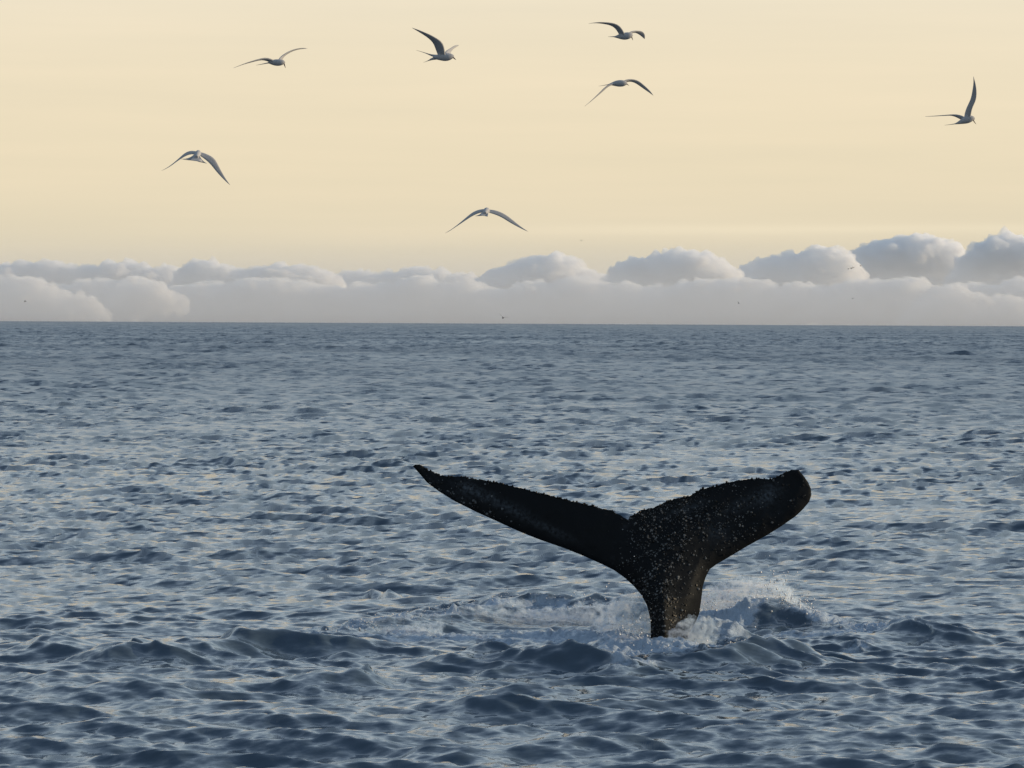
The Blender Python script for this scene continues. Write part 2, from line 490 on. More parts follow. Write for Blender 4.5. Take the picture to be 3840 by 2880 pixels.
def build_sea():
    # rings of growing radius round the viewer; columns dense ahead, sparse elsewhere
    r = [3.0]
    while r[-1] < 28: r.append(r[-1] * 1.10)
    r[-1] = 28.0
    while r[-1] < 600:
        q = r[-1]
        r.append(q + (0.085 if q < 39.5 else 0.050 if q < 50 else min(q * 0.0031, 0.92)))
    rn = np.array(r, dtype=np.float64)
    r = [r[-1]]
    while r[-1] < 40000:
        q = r[-1]
        r.append(q + (max(0.95, q * 0.0013) if q < 4200 else q * 0.012))
    rf = np.array(r, dtype=np.float64)
    core = np.linspace(-0.142, 0.142, 521)
    st, out = core[1] - core[0], []
    a = 0.142
    while a < math.pi - 0.06:
        st *= 1.30
        st = min(st, 0.22)
        a += st
        if a < math.pi - 0.06: out.append(a)
    th = np.concatenate([-np.array(out[::-1]), core, np.array(out)])
    thf = np.concatenate([-np.array(out[::-1]), core[::2], np.array(out)])
    near = sea_patch(rn, th)
    far = sea_patch(rf, thf, near)
    # one sheet: near rings, then far rings that share every second column ahead
    nc, fc = len(th), len(thf)
    keep = np.concatenate([np.arange(len(out)), len(out) + np.arange(0, len(core), 2), len(out) + len(core) + np.arange(len(out))])
    last = near[0][-1]
    mid = len(out) + np.arange(1, len(core) - 1, 2)
    last[mid] = 0.5 * (last[mid - 1] + last[mid + 1])
    far[0][0] = last[keep]
    nn, nf = len(rn) * nc, (len(rf) - 1) * fc
    co = np.concatenate([near[0].reshape(-1, 3), far[0][1:].reshape(-1, 3), [[0, 0, 0]]])
    foam = np.concatenate([near[1].ravel(), far[1][1:].ravel(), [0]])
    rip = np.concatenate([near[2].ravel(), far[2][1:].ravel(), [.1]])
    i = np.arange((len(rn) - 1) * nc, dtype=np.int32).reshape(-1, nc); j = np.roll(i, -1, 1)
    q1 = np.stack([i, i + nc, j + nc, j], -1).reshape(-1, 4)
    fi = np.concatenate([[(len(rn) - 1) * nc + keep], nn + np.arange(nf, dtype=np.int32).reshape(-1, fc)]).astype(np.int32)
    i0, i1 = fi[:-1], fi[1:]
    q2 = np.stack([i0, i1, np.roll(i1, -1, 1), np.roll(i0, -1, 1)], -1).reshape(-1, 4)
    me = mesh_np('sea', co, np.concatenate([q1, q2]), 4)
    # close the middle, under the viewer
    bm = bmesh.new(); bm.from_mesh(me); bm.verts.ensure_lookup_table()
    c = bm.verts[len(co) - 1]
    for n in range(nc):
        bm.faces.new((bm.verts[n], bm.verts[(n + 1) % nc], c)).smooth = True
    bm.to_mesh(me); bm.free()
    me.attributes.new('foam', 'FLOAT', 'POINT').data.foreach_set('value', foam.astype(np.float32))
    me.attributes.new('ripple', 'FLOAT', 'POINT').data.foreach_set('value', rip.astype(np.float32))   # slope of the ripples finer than the mesh
    sl = np.concatenate([near[3].reshape(-1, 3), far[3][1:].reshape(-1, 3), [[0, 0, 0]]])
    me.attributes.new('slope', 'FLOAT_VECTOR', 'POINT').data.foreach_set('vector', sl.astype(np.float32).ravel())
    tag(link('sea', me, M_SEA), kind='structure')
    return rn, th, near[0][:, :, 2]
SEA = build_sea()

def sea_height(x, y):
    r, th, Z = SEA
    i = min(max(int(np.searchsorted(r, math.hypot(x, y))), 0), len(r) - 1)
    j = min(max(int(np.searchsorted(th, math.atan2(x, y))), 0), len(th) - 1)
    return float(Z[i, j])

# ------------------------------------------------------------------ the whale's tail
WY = 45.0
ZO, ZS = (1500, 1700), 1600 / 2212
def wpt(q): return (ZO[0] + q[0] * ZS, ZO[1] + q[1] * ZS)
OUT_TOP = [(66, 66), (78, 57), (102, 58), (150, 86), (200, 110), (260, 120), (340, 125), (450, 140), (530, 156), (600, 173), (700, 200), (800, 222),
           (880, 243), (960, 263), (1040, 286), (1100, 300), (1150, 325), (1180, 348), (1196, 326), (1250, 296), (1330, 276), (1420, 236), (1500, 221),
           (1560, 186), (1650, 165), (1750, 142), (1850, 130), (1930, 135), (1990, 101), (2030, 86)]
OUT_TIP = [(2066, 86), (2092, 116), (2116, 150), (2130, 182), (2133, 216), (2121, 252), (2091, 288)]
OUT_LOW = [(2050, 327), (1980, 376), (1900, 426), (1800, 481), (1700, 541), (1640, 576), (1606, 601), (1586, 640), (1570, 690), (1562, 760), (1552, 830), (1528, 885), (1496, 935), (1484, 1000), (1488, 1350),
           (1292, 1350), (1300, 1000), (1300, 900), (1296, 850), (1280, 786), (1250, 733), (1210, 686), (1160, 641), (1110, 606), (1050, 576), (950, 531), (850, 491), (720, 446), (620, 406),
           (500, 351), (400, 306), (280, 246), (200, 196), (140, 151), (95, 98)]

def dense(poly, step):
    out = []
    for a, b in zip(poly[:-1], poly[1:]):
        n = max(1, int(math.dist(a, b) / step))
        out += [(a[0] + (b[0] - a[0]) * i / n, a[1] + (b[1] - a[1]) * i / n) for i in range(n)]
    return out

def build_whale():
    step = 9.0
    top = dense(OUT_TOP + OUT_TIP[:1], step)
    # knobbly trailing edge
    tt = []
    for i, q in enumerate(top):
        s = 4.0 if 120 < q[0] < 2000 else 1.0
        if 1120 < q[0] < 1230: s = 2
        tt.append((q[0] + random.uniform(-2, 2), q[1] + s * (math.sin(i * 0.9 + 2 * math.sin(i * .37)) * 0.5 + random.uniform(-.9, .7))))
    low = dense(OUT_TIP + OUT_LOW + OUT_TOP[:1], step)
    ring = tt + low
    edges = [(i, (i + 1) % len(ring)) for i in range(len(ring))]
    R = np.array(ring)
    # interior points
    gx, gy = np.meshgrid(np.arange(70, 2140, 8.0), np.arange(55, 1350, 8.0))
    P = np.stack([gx.ravel(), gy.ravel()], 1) + rng.uniform(-1.5, 1.5, (gx.size, 2))
    inside = np.zeros(len(P), bool)
    for a, b in zip(R, np.roll(R, -1, 0)):
        c = ((a[1] > P[:, 1]) != (b[1] > P[:, 1]))
        with np.errstate(divide='ignore', invalid='ignore'):
            xx = (b[0] - a[0]) * (P[:, 1] - a[1]) / (b[1] - a[1]) + a[0]
        inside ^= c & (P[:, 0] < xx)
    P = P[inside]
    def dist_to(pts, seg):
        best = np.full(len(pts), 1e9)
        for a, b in zip(seg[:-1], seg[1:]):
            a, b = np.array(a), np.array(b); u = b - a
            t = np.clip(((pts - a) @ u) / max(u @ u, 1e-9), 0, 1)
            best = np.minimum(best, np.linalg.norm(pts - (a + t[:, None] * u), axis=1))
        return best
    d_all = dist_to(P, ring + ring[:1])
    P = P[d_all > 4.5]
    allp = np.vstack([R, P])
    res = delaunay_2d_cdt([Vector(p) for p in allp], edges, [], 1, 1e-4, True)
    V = np.array([list(v) for v in res[0]]); F = [list(f) for f in res[2]]
    cen = np.array([V[f].mean(0) for f in F])
    ins = np.zeros(len(cen), bool)
    for a, b in zip(R, np.roll(R, -1, 0)):
        c = ((a[1] > cen[:, 1]) != (b[1] > cen[:, 1]))
        with np.errstate(divide='ignore', invalid='ignore'):
            xx = (b[0] - a[0]) * (cen[:, 1] - a[1]) / (b[1] - a[1]) + a[0]
        ins ^= c & (cen[:, 0] < xx)
    F = [f for f, k in zip(F, ins) if k]
    dT = dist_to(V, tt); dL = dist_to(V, low + tt[:1])
    dE = np.minimum(dT, dL)
    ppm = K * WY * ZS                                   # metres per trace unit
    # half thickness: blunt along the leading edge, thin along the trailing edge, thick at the stock
    u = dL / (dL + dT + 1e-6)                          # 0 leading edge, 1 trailing edge
    chord = (dL + dT) * ppm
    blade = 0.085 * np.clip(chord / 0.8, .25, 1.0) * 2.2 * (np.sqrt(np.clip(u, 0, 1)) * (1 - u) ** 1.15 + 0.10 * np.sqrt(np.clip(u * (1 - u), 0, 1)))
    cx = np.abs(V[:, 0] - 1400)
    stockw = np.clip((V[:, 1] - 330) / 420, 0, 1) ** 1.3 * np.exp(-(cx / 230) ** 2)
    dd = np.clip(dE * ppm / 0.20, 0, 1)
    stock = 0.40 * np.sqrt(1 - (1 - dd) ** 2)
    half = blade * (1 - stockw) + stock * stockw
    half = np.where(dE < 0.6, 0, np.maximum(half, 0.004))
    # the narrow keel of the stock stands toward the viewer
    keel = np.exp(-((V[:, 0] - 1355) / 62) ** 2) * np.clip((V[:, 1] - 560) / 300, 0, 1)
    front_extra = 0.20 * keel
    # the blades bow: tips swing away, the upper part leans away
    xm = (V[:, 0] - 1370) * ppm
    zm = (960 - V[:, 1]) * ppm
    mid = 0.10 * xm + 0.045 * xm ** 2 + 0.16 * zm + 0.05 * np.sin(xm * 2.1)
    # soft swellings in the blade
    lump = 0.010 * fbm_np(V[:, 0] * ppm, V[:, 1] * ppm, 0.5, 3, 51)
    n = len(V)
    yf = mid - half - front_extra * (dE > .6) + lump * (dE > .6)
    yb = mid + half
    edge = dE < 0.6
    co, idx_b = [], np.zeros(n, int)
    for i in range(n):
        px, py = wpt(V[i])
        co.append(at(px, py, WY + yf[i]))
    for i in range(n):
        if edge[i]: idx_b[i] = i
        else:
            idx_b[i] = len(co)
            p0 = at(*wpt(V[i]), WY + mid[i])
            co.append(Vector((p0.x, p0.y + half[i], p0.z)))
    faces = []
    for f in F:
        a = V[f]
        ar = (a[1, 0] - a[0, 0]) * (a[2, 1] - a[0, 1]) - (a[2, 0] - a[0, 0]) * (a[1, 1] - a[0, 1])
        g = f if ar < 0 else f[::-1]
        faces.append(g)
        h = [int(idx_b[k]) for k in g][::-1]
        if len(set(h) | set(g)) > 3: faces.append(h)
    root = bpy.data.objects.new('whale', None)
    COL.objects.link(root)
    root.location = at(*wpt((1355, 960)), WY)
    root['label'] = 'black barnacled whale tail raised above the sea, flukes spread in a V'
    root['category'] = 'whale'
    base = Vector(root.location)
    me = bpy.data.meshes.new('tail_fluke')
    me.from_pydata([c - base for c in co], [], faces)
    me.polygons.foreach_set('use_smooth', np.ones(len(me.polygons), bool))
    sc = np.zeros(len(co), np.float32)
    def blob(x, y, rx, ry, k, ang=0.0):
        c, s = math.cos(ang), math.sin(ang)
        X, Y = V[:, 0] - x, V[:, 1] - y
        return k * np.exp(-((c * X + s * Y) / rx) ** 2 - ((-s * X + c * Y) / ry) ** 2)
    sf = blob(440, 220, 130, 26, .75, .42) + blob(350, 175, 70, 20, .5, .3) + blob(780, 395, 120, 20, .55, .42) + blob(600, 300, 90, 30, .45, .42) + blob(1910, 215, 70, 45, .8, -.5) + blob(1760, 270, 110, 30, .5, -.5) \
        + blob(1640, 410, 70, 50, .4) + blob(1480, 290, 110, 26, .5, -.35)
    sc[:n] = np.clip(sf, 0, 1)
    me.attributes.new('scuff', 'FLOAT', 'POINT').data.foreach_set('value', sc)
    me.validate(); me.update()
    tail = link('tail_fluke', me, M_WHALE, root)
    # barnacles: crowded down the middle and the near root, sparse along the blades
    def dens(x, y):
        v = 1.0 * math.exp(-((x - 1330 - 0.10 * (600 - y)) / 120) ** 2) * (1 if y > 330 else .5)
        v += .75 * math.exp(-((x - 1450) / 150) ** 2 - ((y - 330) / 120) ** 2)
        v += .35 * math.exp(-((x - 1650) / 200) ** 2 - ((y - 330) / 120) ** 2)
        v += .55 * math.exp(-((x - 260) / 170) ** 2) * (1 if y > 105 + .42 * (x - 60) else .3)
        v += .25 * math.exp(-((x - 420) / 150) ** 2) * (1 if y > 190 + .42 * (x - 200) else .1)
        v += .07 * (x > 1150)
        return min(v, 1)
    bm = bmesh.new(); bk = bmesh.new()
    proto = [(math.cos(a) * 1, math.sin(a) * 1, 0) for a in np.linspace(0, 2 * math.pi, 7)[:-1]]
    def dome(b, c, nrm, r, hgt):
        zq = nrm.to_track_quat('Z', 'Y').to_matrix()
        el = random.uniform(.75, 1.3)
        lo = [b.verts.new(c + zq @ Vector((p[0] * r * el, p[1] * r, -0.2 * r))) for p in proto]
        hi = [b.verts.new(c + zq @ Vector((p[0] * r * .62 * el, p[1] * r * .62, hgt))) for p in proto]
        for i in range(6):
            b.faces.new((lo[i], lo[(i + 1) % 6], hi[(i + 1) % 6], hi[i]))
        b.faces.new(hi)
    me.calc_loop_triangles()
    vn = [v.normal.copy() for v in me.vertices]
    cand = np.nonzero(dE > 6)[0]
    count = 0
    clump = fbm_np(V[:, 0], V[:, 1], 70.0, 3, 61)
    while count < 3200:
        i = int(random.choice(cand))
        x, y = V[i]
        if y > 1010 or random.random() > dens(x, y) * (0.25 + 1.5 * max(0, 0.3 + clump[i])): continue
        big = random.random()
        r = 0.005 + 0.013 * big ** 4
        if y > 640: r *= 1.15
        dark = random.random() < 0.5
        p = me.vertices[i].co + Vector((random.uniform(-.012, .012), 0, random.uniform(-.012, .012)))
        dome(bk if dark else bm, p, vn[i], r, r * random.uniform(.5, .9))
        count += 1
    # knobs along the trailing edge
    for i, q in enumerate(tt):
        if 130 < q[0] < 2010 and random.random() < .45:
            p0 = at(*wpt((q[0], q[1] + 2)), WY) - base
            k = int(np.argmin((V[:, 0] - q[0]) ** 2 + (V[:, 1] - q[1]) ** 2))
            p0 = me.vertices[k].co
            dome(bk, p0 + Vector((0, -.006, 0)), Vector((random.uniform(-.3, .3), -.4, 1)).normalized(), random.uniform(.008, .017), random.uniform(.005, .014))
    for b, nm, mt, lb in ((bm, 'barnacles', M_BARN, None), (bk, 'skin_knobs', M_KNOB, None)):
        m2 = bpy.data.meshes.new(nm); b.to_mesh(m2); b.free()
        o = link(nm, m2, mt, root)
        o['kind'] = 'stuff'
build_whale()

# ------------------------------------------------------------------ terns
def resample(pts, n):
    P = np.array(pts, float)
    s = np.concatenate([[0], np.cumsum(np.linalg.norm(np.diff(P, axis=0), axis=1))])
    s /= s[-1]
    u = np.linspace(0, 1, n)
    # smooth interpolation
    out = np.stack([np.interp(u, s, P[:, k]) for k in range(P.shape[1])], 1)
    for _ in range(2):
        out[1:-1] = 0.25 * out[:-2] + 0.5 * out[1:-1] + 0.25 * out[2:]
    return out

def loft_blade(bm, le, te, thick, mi, tip_thick=0.0015):
    """a feathered blade with a rounded leading edge between two edge curves"""
    n = len(le)
    rings = []
    for i in range(n):
        a, b = le[i], te[i]
        t = thick * (1 - i / (n - 1)) ** 1.2 + tip_thick
        sp = (le[min(i + 1, n - 1)] - le[max(i - 1, 0)])
        ch = b - a
        nr = sp.cross(ch)
        if nr.length < 1e-9: nr = Vector((0, -1, 0))
        nr.normalize()
        ring = []
        for f, h in ((0.0, 0.0), (0.10, .75), (0.35, 1.0), (0.7, .55), (1.0, 0.12), (1.0, -0.12), (0.7, -.35), (0.35, -.6), (0.10, -.6)):
            ring.append(bm.verts.new(a + ch * f + nr * (t * h)))
        rings.append(ring)
    m = len(rings[0])
    for r0, r1 in zip(rings[:-1], rings[1:]):
        for k in range(m):
            f = bm.faces.new((r0[k], r0[(k + 1) % m], r1[(k + 1) % m], r1[k])); f.material_index = mi; f.smooth = True
    f = bm.faces.new(rings[0][::-1]); f.material_index = mi
    f = bm.faces.new(rings[-1]); f.material_index = mi
    bmesh.ops.recalc_face_normals(bm, faces=bm.faces)

def loft_body(bm, pts, rad, squash, mi):
    n, m = len(pts), 12
    rings = []
    for i in range(n):
        t = (pts[min(i + 1, n - 1)] - pts[max(i - 1, 0)]).normalized()
        s = t.cross(Vector((0, 0, 1))); s.normalize()
        u = s.cross(t)
        rings.append([bm.verts.new(pts[i] + (s * (math.cos(a) * squash) + u * math.sin(a)) * rad[i]) for a in np.linspace(0, 2 * math.pi, m + 1)[:-1]])
    for i, (r0, r1) in enumerate(zip(rings[:-1], rings[1:])):
        for k in range(m):
            f = bm.faces.new((r0[k], r0[(k + 1) % m], r1[(k + 1) % m], r1[k])); f.smooth = True
            f.material_index = mi(i / (n - 1), k)
    bm.faces.new(rings[0][::-1]).material_index = mi(0, 0)
    bm.faces.new(rings[-1]).material_index = mi(1, 0)
    bmesh.ops.recalc_face_normals(bm, faces=bm.faces)

def tern(label, dist, origin, scale, body, wings, tails, beak, squash=0.95, rump=0.32):
    S0 = scale
    def q(p): return (origin[0] + p[0] * S0, origin[1] + p[1] * S0)
    mpp = K * dist * S0
    parts = []
    bp = resample([(p[0], p[1], p[2], p[3] if len(p) > 3 else 0.0) for p in body], 18)
    centre = at(*q(bp[len(bp) // 2][:2]), dist)
    bm = bmesh.new()
    pts = [at(*q(p[:2]), dist + p[3]) - centre for p in bp]
    def bmi(u, k):
        if u > 0.78 and 1 <= k <= 5: return 2          # black cap
        return 1 if u < rump else 0
    loft_body(bm, pts, [p[2] * mpp for p in bp], squash, bmi)
    parts.append(bm)
    for le, te, kx, y0, y1, ch in wings:
        # le, te: edge curves; the wing's depth runs y0 -> y1 along its length; ch: how far the trailing edge lies behind
        L, T = resample(le, 16), resample(te, 16)
        lp, tp = [], []
        for i in range(16):
            u = i / 15
            y = y0 + (y1 - y0) * (u ** 0.9)
            lp.append(at(*q(L[i]), dist + y) - centre)
            tp.append(at(*q(T[i]), dist + y + ch * (1 - u) ) - centre)
        b = bmesh.new(); loft_blade(b, lp, tp, 0.010, 0); parts.append(b)
    for le, te, y0, y1 in tails:
        L, T = resample(le, 8), resample(te, 8)
        lp = [at(*q(L[i]), dist + y0 + (y1 - y0) * i / 7) - centre for i in range(8)]
        tp = [at(*q(T[i]), dist + y0 + (y1 - y0) * i / 7 + 0.01) - centre for i in range(8)]
        b = bmesh.new(); loft_blade(b, lp, tp, 0.006, 1, 0.0008); parts.append(b)
    obs = []
    for b in parts:
        me = bpy.data.meshes.new('tern'); b.to_mesh(me); b.free()
        o = bpy.data.objects.new('tern_piece', me); COL.objects.link(o)
        for m in (M_GREY, M_PALE, M_CAP): me.materials.append(m)
        obs.append(o)
    for o in obs[1:]:
        md = obs[0].modifiers.new('u', 'BOOLEAN'); md.operation = 'UNION'; md.solver = 'EXACT'; md.object = o; md.use_self = True
    dg = bpy.context.evaluated_depsgraph_get()
    me = bpy.data.meshes.new_from_object(obs[0].evaluated_get(dg))
    for o in obs: bpy.data.objects.remove(o)
    me.name = 'tern'
    me.materials.clear()
    o = link('tern', me, [M_GREY, M_PALE, M_CAP])
    o.location = centre
    tag(o, label, 'bird', 'terns flying over the sea')
    if beak:
        (ax, ay, ar), (bx, by) = beak[:2]
        dy = beak[2] if len(beak) > 2 else -0.02
        a = at(*q((ax, ay)), dist) - centre; b = at(*q((bx, by)), dist + dy) - centre
        bb = bmesh.new()
        t = (b - a).normalized(); s = t.orthogonal().normalized(); u = t.cross(s)
        prev = None
        for f, rr in ((-.25, 1.0), (.0, 1.0), (.35, .75), (.7, .45), (1, .08)):
            ring = [bb.verts.new(a + (b - a) * f + (s * math.cos(w) + u * math.sin(w)) * ar * mpp * rr) for w in np.linspace(0, 2 * math.pi, 8)[:-1]]
            if prev:
                for k in range(7): bb.faces.new((prev[k], prev[(k + 1) % 7], ring[(k + 1) % 7], ring[k])).smooth = True
            else: bb.faces.new(ring[::-1])
            prev = ring
        bb.faces.new(prev)
        mb = bpy.data.meshes.new('beak'); bb.to_mesh(mb); bb.free()
        link('beak', mb, M_BEAK, o)
    return o

tern('upper left tern with thin wings, right one raised, left one stretched out low', 40, (840, 140), 360 / 2212,
     [(1010, 585, 12), (1060, 580, 34), (1110, 578, 58), (1180, 580, 74), (1270, 582, 78), (1330, 575, 66), (1372, 572, 50), (1395, 575, 34), (1408, 582, 14)],
     [([(1200, 560), (1110, 500), (1050, 470), (985, 460), (880, 480), (700, 530), (500, 590), (330, 660), (215, 705)],
       [(1180, 610), (1030, 568), (940, 522), (870, 517), (760, 542), (600, 587), (450, 622), (320, 677), (213, 708)], 1, 0, -.24, .05),
      ([(1230, 560), (1250, 490), (1330, 425), (1450, 345), (1600, 275), (1750, 245), (1850, 235), (1925, 257)],
       [(1340, 570), (1345, 500), (1372, 450), (1455, 387), (1590, 315), (1740, 274), (1850, 264), (1925, 262)], 1, 0, .25, .05)],
     [([(1100, 560), (1000, 580), (880, 612), (740, 640)], [(1100, 600), (1000, 600), (880, 626), (740, 643)], 0, .03)],
     ((1385, 612, 16), (1420, 712)))
tern('tern in the upper middle with one broad wing held high and its forked tail spread', 39, (1510, 80), 250 / 2212,
     [(1000, 1190, 50), (1080, 1190, 70), (1160, 1188, 88), (1250, 1188, 108), (1400, 1188, 136), (1520, 1180, 126), (1590, 1165, 104), (1640, 1158, 84), (1680, 1162, 58), (1706, 1172, 26)],
     [([(1420, 1150), (1400, 980), (1388, 880), (1370, 760), (1310, 670), (1170, 580), (900, 430), (600, 310), (400, 230), (305, 214)],
       [(1200, 1200), (1150, 1060), (1100, 950), (1060, 820), (1015, 700), (945, 640), (780, 500), (600, 392), (440, 292), (305, 218)], 1, -.02, -.30, .06),
      ([(1400, 1100), (1410, 985), (1500, 940), (1600, 880), (1680, 820), (1780, 780), (1850, 783)],
       [(1570, 1150), (1590, 1070), (1602, 1020), (1650, 950), (1720, 890), (1800, 842), (1868, 800)], 1, .02, .30, .06)],
     [([(1180, 1105), (1050, 1110), (930, 1100), (820, 1060), (700, 1025), (450, 955)], [(1150, 1200), (1000, 1190), (930, 1170), (860, 1095), (700, 1040), (450, 960)], 0, .04),
      ([(1150, 1190), (1020, 1190), (930, 1200), (900, 1270), (830, 1310), (690, 1362)], [(1180, 1268), (1060, 1272), (960, 1290), (880, 1305), (820, 1325), (690, 1366)], 0, -.04)],
     ((1675, 1195, 26), (1775, 1285)))
tern('topmost tern with long left wing raised and right wing tip curled down', 39, (2170, 60), 290 / 2212,
     [(1000, 597, 10), (1060, 594, 28), (1120, 588, 52), (1220, 585, 86), (1320, 580, 105), (1420, 560, 102), (1490, 548, 78), (1525, 550, 52), (1548, 562, 22)],
     [([(1330, 560), (1310, 450), (1250, 390), (1190, 280), (1120, 235), (980, 195), (800, 178), (600, 170), (420, 190), (275, 218)],
       [(1180, 590), (1150, 510), (1105, 430), (1048, 350), (970, 290), (860, 250), (700, 225), (550, 205), (420, 203), (275, 221)], 1, -.02, -.26, .06),
      ([(1400, 510), (1460, 460), (1550, 435), (1680, 415), (1800, 425), (1870, 470), (1908, 550), (1890, 655)],
       [(1480, 560), (1520, 490), (1600, 472), (1680, 500), (1760, 552), (1820, 602), (1860, 642), (1884, 658)], 1, .02, .22, .05)],
     [([(1120, 560), (1020, 582), (930, 586), (840, 591)], [(1120, 612), (1020, 604), (930, 600), (840, 595)], 0, .03)],
     ((1520, 612, 17), (1556, 700)))
tern('tern just below the topmost one, both wings drooping like an arch', 40, (2170, 270), 310 / 2212,
     [(790, 338, 12), (840, 330, 24), (900, 318, 44), (1000, 307, 78), (1110, 305, 92), (1200, 302, 84), (1255, 300, 62), (1285, 308, 40), (1302, 318, 15)],
     [([(1000, 290), (880, 300), (785, 352), (690, 412), (600, 512), (480, 632), (340, 762), (160, 917)],
       [(1000, 330), (900, 335), (812, 370), (720, 452), (620, 547), (490, 652), (350, 772), (160, 921)], 1, -.02, -.25, .04),
      ([(1150, 270), (1220, 225), (1300, 200), (1400, 190), (1510, 190), (1620, 240), (1750, 350), (1880, 470), (1970, 570), (2002, 632)],
       [(1200, 310), (1270, 268), (1330, 246), (1410, 256), (1500, 282), (1600, 350), (1740, 452), (1860, 532), (1950, 597), (2000, 635)], 1, .02, .22, .05)],
     [([(900, 310), (800, 332), (700, 348), (530, 378)], [(900, 340), (800, 346), (700, 354), (530, 381)], 0, .02)],
     ((1280, 322, 15), (1352, 364)))
tern('far right tern, one wing pointing straight up and the other swept flat', 40, (3460, 270), 240 / 1810,
     [(900, 1472, 10), (970, 1452, 26), (1050, 1425, 52), (1150, 1385, 86), (1260, 1350, 106), (1350, 1318, 98), (1415, 1308, 78), (1450, 1318, 54), (1474, 1332, 22)],
     [([(1340, 1330), (1370, 1210), (1376, 1120), (1410, 980), (1480, 880), (1520, 760), (1532, 620), (1522, 450), (1490, 300), (1438, 125)],
       [(1170, 1340), (1172, 1250), (1200, 1120), (1260, 960), (1330, 840), (1375, 720), (1400, 560), (1430, 400), (1445, 260), (1432, 125)], 1, -.02, -.20, .06),
      ([(1260, 1310), (1170, 1258), (1080, 1215), (1010, 1196), (900, 1200), (780, 1210), (560, 1225), (300, 1243), (70, 1254)],
       [(1180, 1390), (1070, 1347), (1000, 1302), (940, 1267), (860, 1237), (770, 1227), (560, 1240), (300, 1256), (70, 1260)], 1, .02, .25, .05)],
     [([(1050, 1405), (940, 1455), (800, 1480), (620, 1503)], [(1060, 1450), (950, 1475), (800, 1490), (620, 1508)], 0, .02)],
     ((1445, 1385, 15), (1515, 1485)))
tern('tern at middle left seen from behind with drooping wings and a pale spread tail', 40, (590, 540), 290 / 2212,
     [(1120, 375, 40, -.10), (1130, 330, 66, -.06), (1150, 285, 84, 0), (1170, 245, 74, .07), (1180, 225, 56, .12), (1182, 214, 24, .15)],
     [([(1160, 240), (1090, 200), (1000, 194), (880, 200), (805, 242), (700, 340), (560, 470), (380, 612), (250, 702), (110, 768)],
       [(1130, 320), (1040, 275), (930, 290), (830, 330), (725, 390), (645, 440), (570, 492), (400, 622), (260, 707), (108, 771)], 1, .05, .0, -.05),
      ([(1190, 240), (1290, 222), (1380, 278), (1500, 320), (1605, 372), (1685, 470), (1750, 620), (1830, 770), (1900, 900), (1990, 1050), (2085, 1172)],
       [(1170, 300), (1215, 330), (1320, 400), (1420, 480), (1530, 580), (1640, 730), (1750, 860), (1850, 960), (1950, 1070), (2030, 1130), (2080, 1176)], 1, .05, -.03, -.05)],
     [([(1060, 290), (1000, 350), (880, 408), (690, 428)], [(1180, 300), (1120, 480), (900, 470), (690, 436)], -.04, -.16),
      ([(1190, 310), (1250, 400), (1320, 500), (1420, 556)], [(1060, 310), (1060, 490), (1250, 524), (1418, 560)], -.045, -.165),
      ([(1040, 310), (985, 410), (905, 462)], [(1215, 325), (1255, 430), (1300, 515)], -.05, -.15)],
     None, 1.1, .12)
tern('lowest tern near the centre seen from behind with both wings arched down', 37, (1660, 760), 340 / 2212,
     [(1030, 262, 36, -.10), (1040, 235, 54, -.06), (1060, 205, 72, 0), (1075, 180, 66, .07), (1085, 162, 46, .12), (1088, 155, 20, .15)],
     [([(1060, 170), (985, 157), (860, 180), (730, 230), (640, 312), (520, 412), (380, 532), (250, 627), (160, 692), (60, 742)],
       [(1040, 225), (950, 225), (870, 260), (760, 300), (690, 345), (580, 417), (440, 512), (280, 617), (170, 697), (60, 746)], 1, .05, .02, -.05),
      ([(1090, 180), (1170, 166), (1300, 186), (1440, 236), (1560, 302), (1700, 412), (1830, 522), (1960, 622), (2085, 702)],
       [(1090, 235), (1140, 247), (1240, 272), (1370, 322), (1500, 392), (1650, 492), (1800, 572), (1950, 652), (2082, 707)], 1, .05, .0, -.05)],
     [([(975, 220), (930, 265), (880, 300), (800, 325)], [(1070, 230), (1030, 325), (930, 322), (800, 331)], -.04, -.15),
      ([(1100, 230), (1120, 260), (1110, 300), (1095, 338)], [(980, 230), (980, 318), (1040, 330), (1085, 340)], -.045, -.155),
      ([(985, 215), (940, 275), (895, 312)], [(1110, 225), (1110, 280), (1085, 332)], -.05, -.14)],
     None, 1.1, .12)

# far birds over the horizon: small real terns a long way off
def far_bird(label, px, py, dist, wl, wr, heading):
    """wl, wr: (elevation angle, bend) of the two wings; heading: which way the body points, turned about the vertical"""
    bm = bmesh.new()
    pts = [Vector((t, 0, .01 * math.sin(t * 8))) for t in np.linspace(-.19, .19, 9)]
    loft_body(bm, pts, [.008, .02, .035, .045, .048, .046, .04, .03, .008], 1.0, lambda u, k: 0)
    for s, (e, b) in ((1, wl), (-1, wr)):
        le, te = [], []
        x = Vector((.05, 0, .02)); a = e
        for i in range(8):
            w = .055 * (1 - i / 7.3) + .004
            le.append(x + Vector((w, 0, 0))); te.append(x - Vector((w, 0, 0)))
            x = x + Vector((-.012, s * math.cos(a) * .052, math.sin(a) * .052)); a += b / 7
        bb = bmesh.new(); loft_blade(bb, le, te, .008, 0)
        m = bpy.data.meshes.new('w'); bb.to_mesh(m); bb.free(); bm.from_mesh(m); bpy.data.meshes.remove(m)
    me = bpy.data.meshes.new('distant_bird'); bm.to_mesh(me); bm.free()
    o = link('distant_bird', me, M_FAR)
    o.location = at(px, py, dist); o.rotation_euler = (0, 0, heading); o.scale = (1.7,) * 3
    tag(o, label, 'bird', 'distant birds over the horizon')
rad = math.radians
far_bird('small distant bird just above the horizon in the middle with a wing raised', 1886, 1192, 400, (rad(50), rad(-15)), (rad(8), rad(-10)), rad(80))
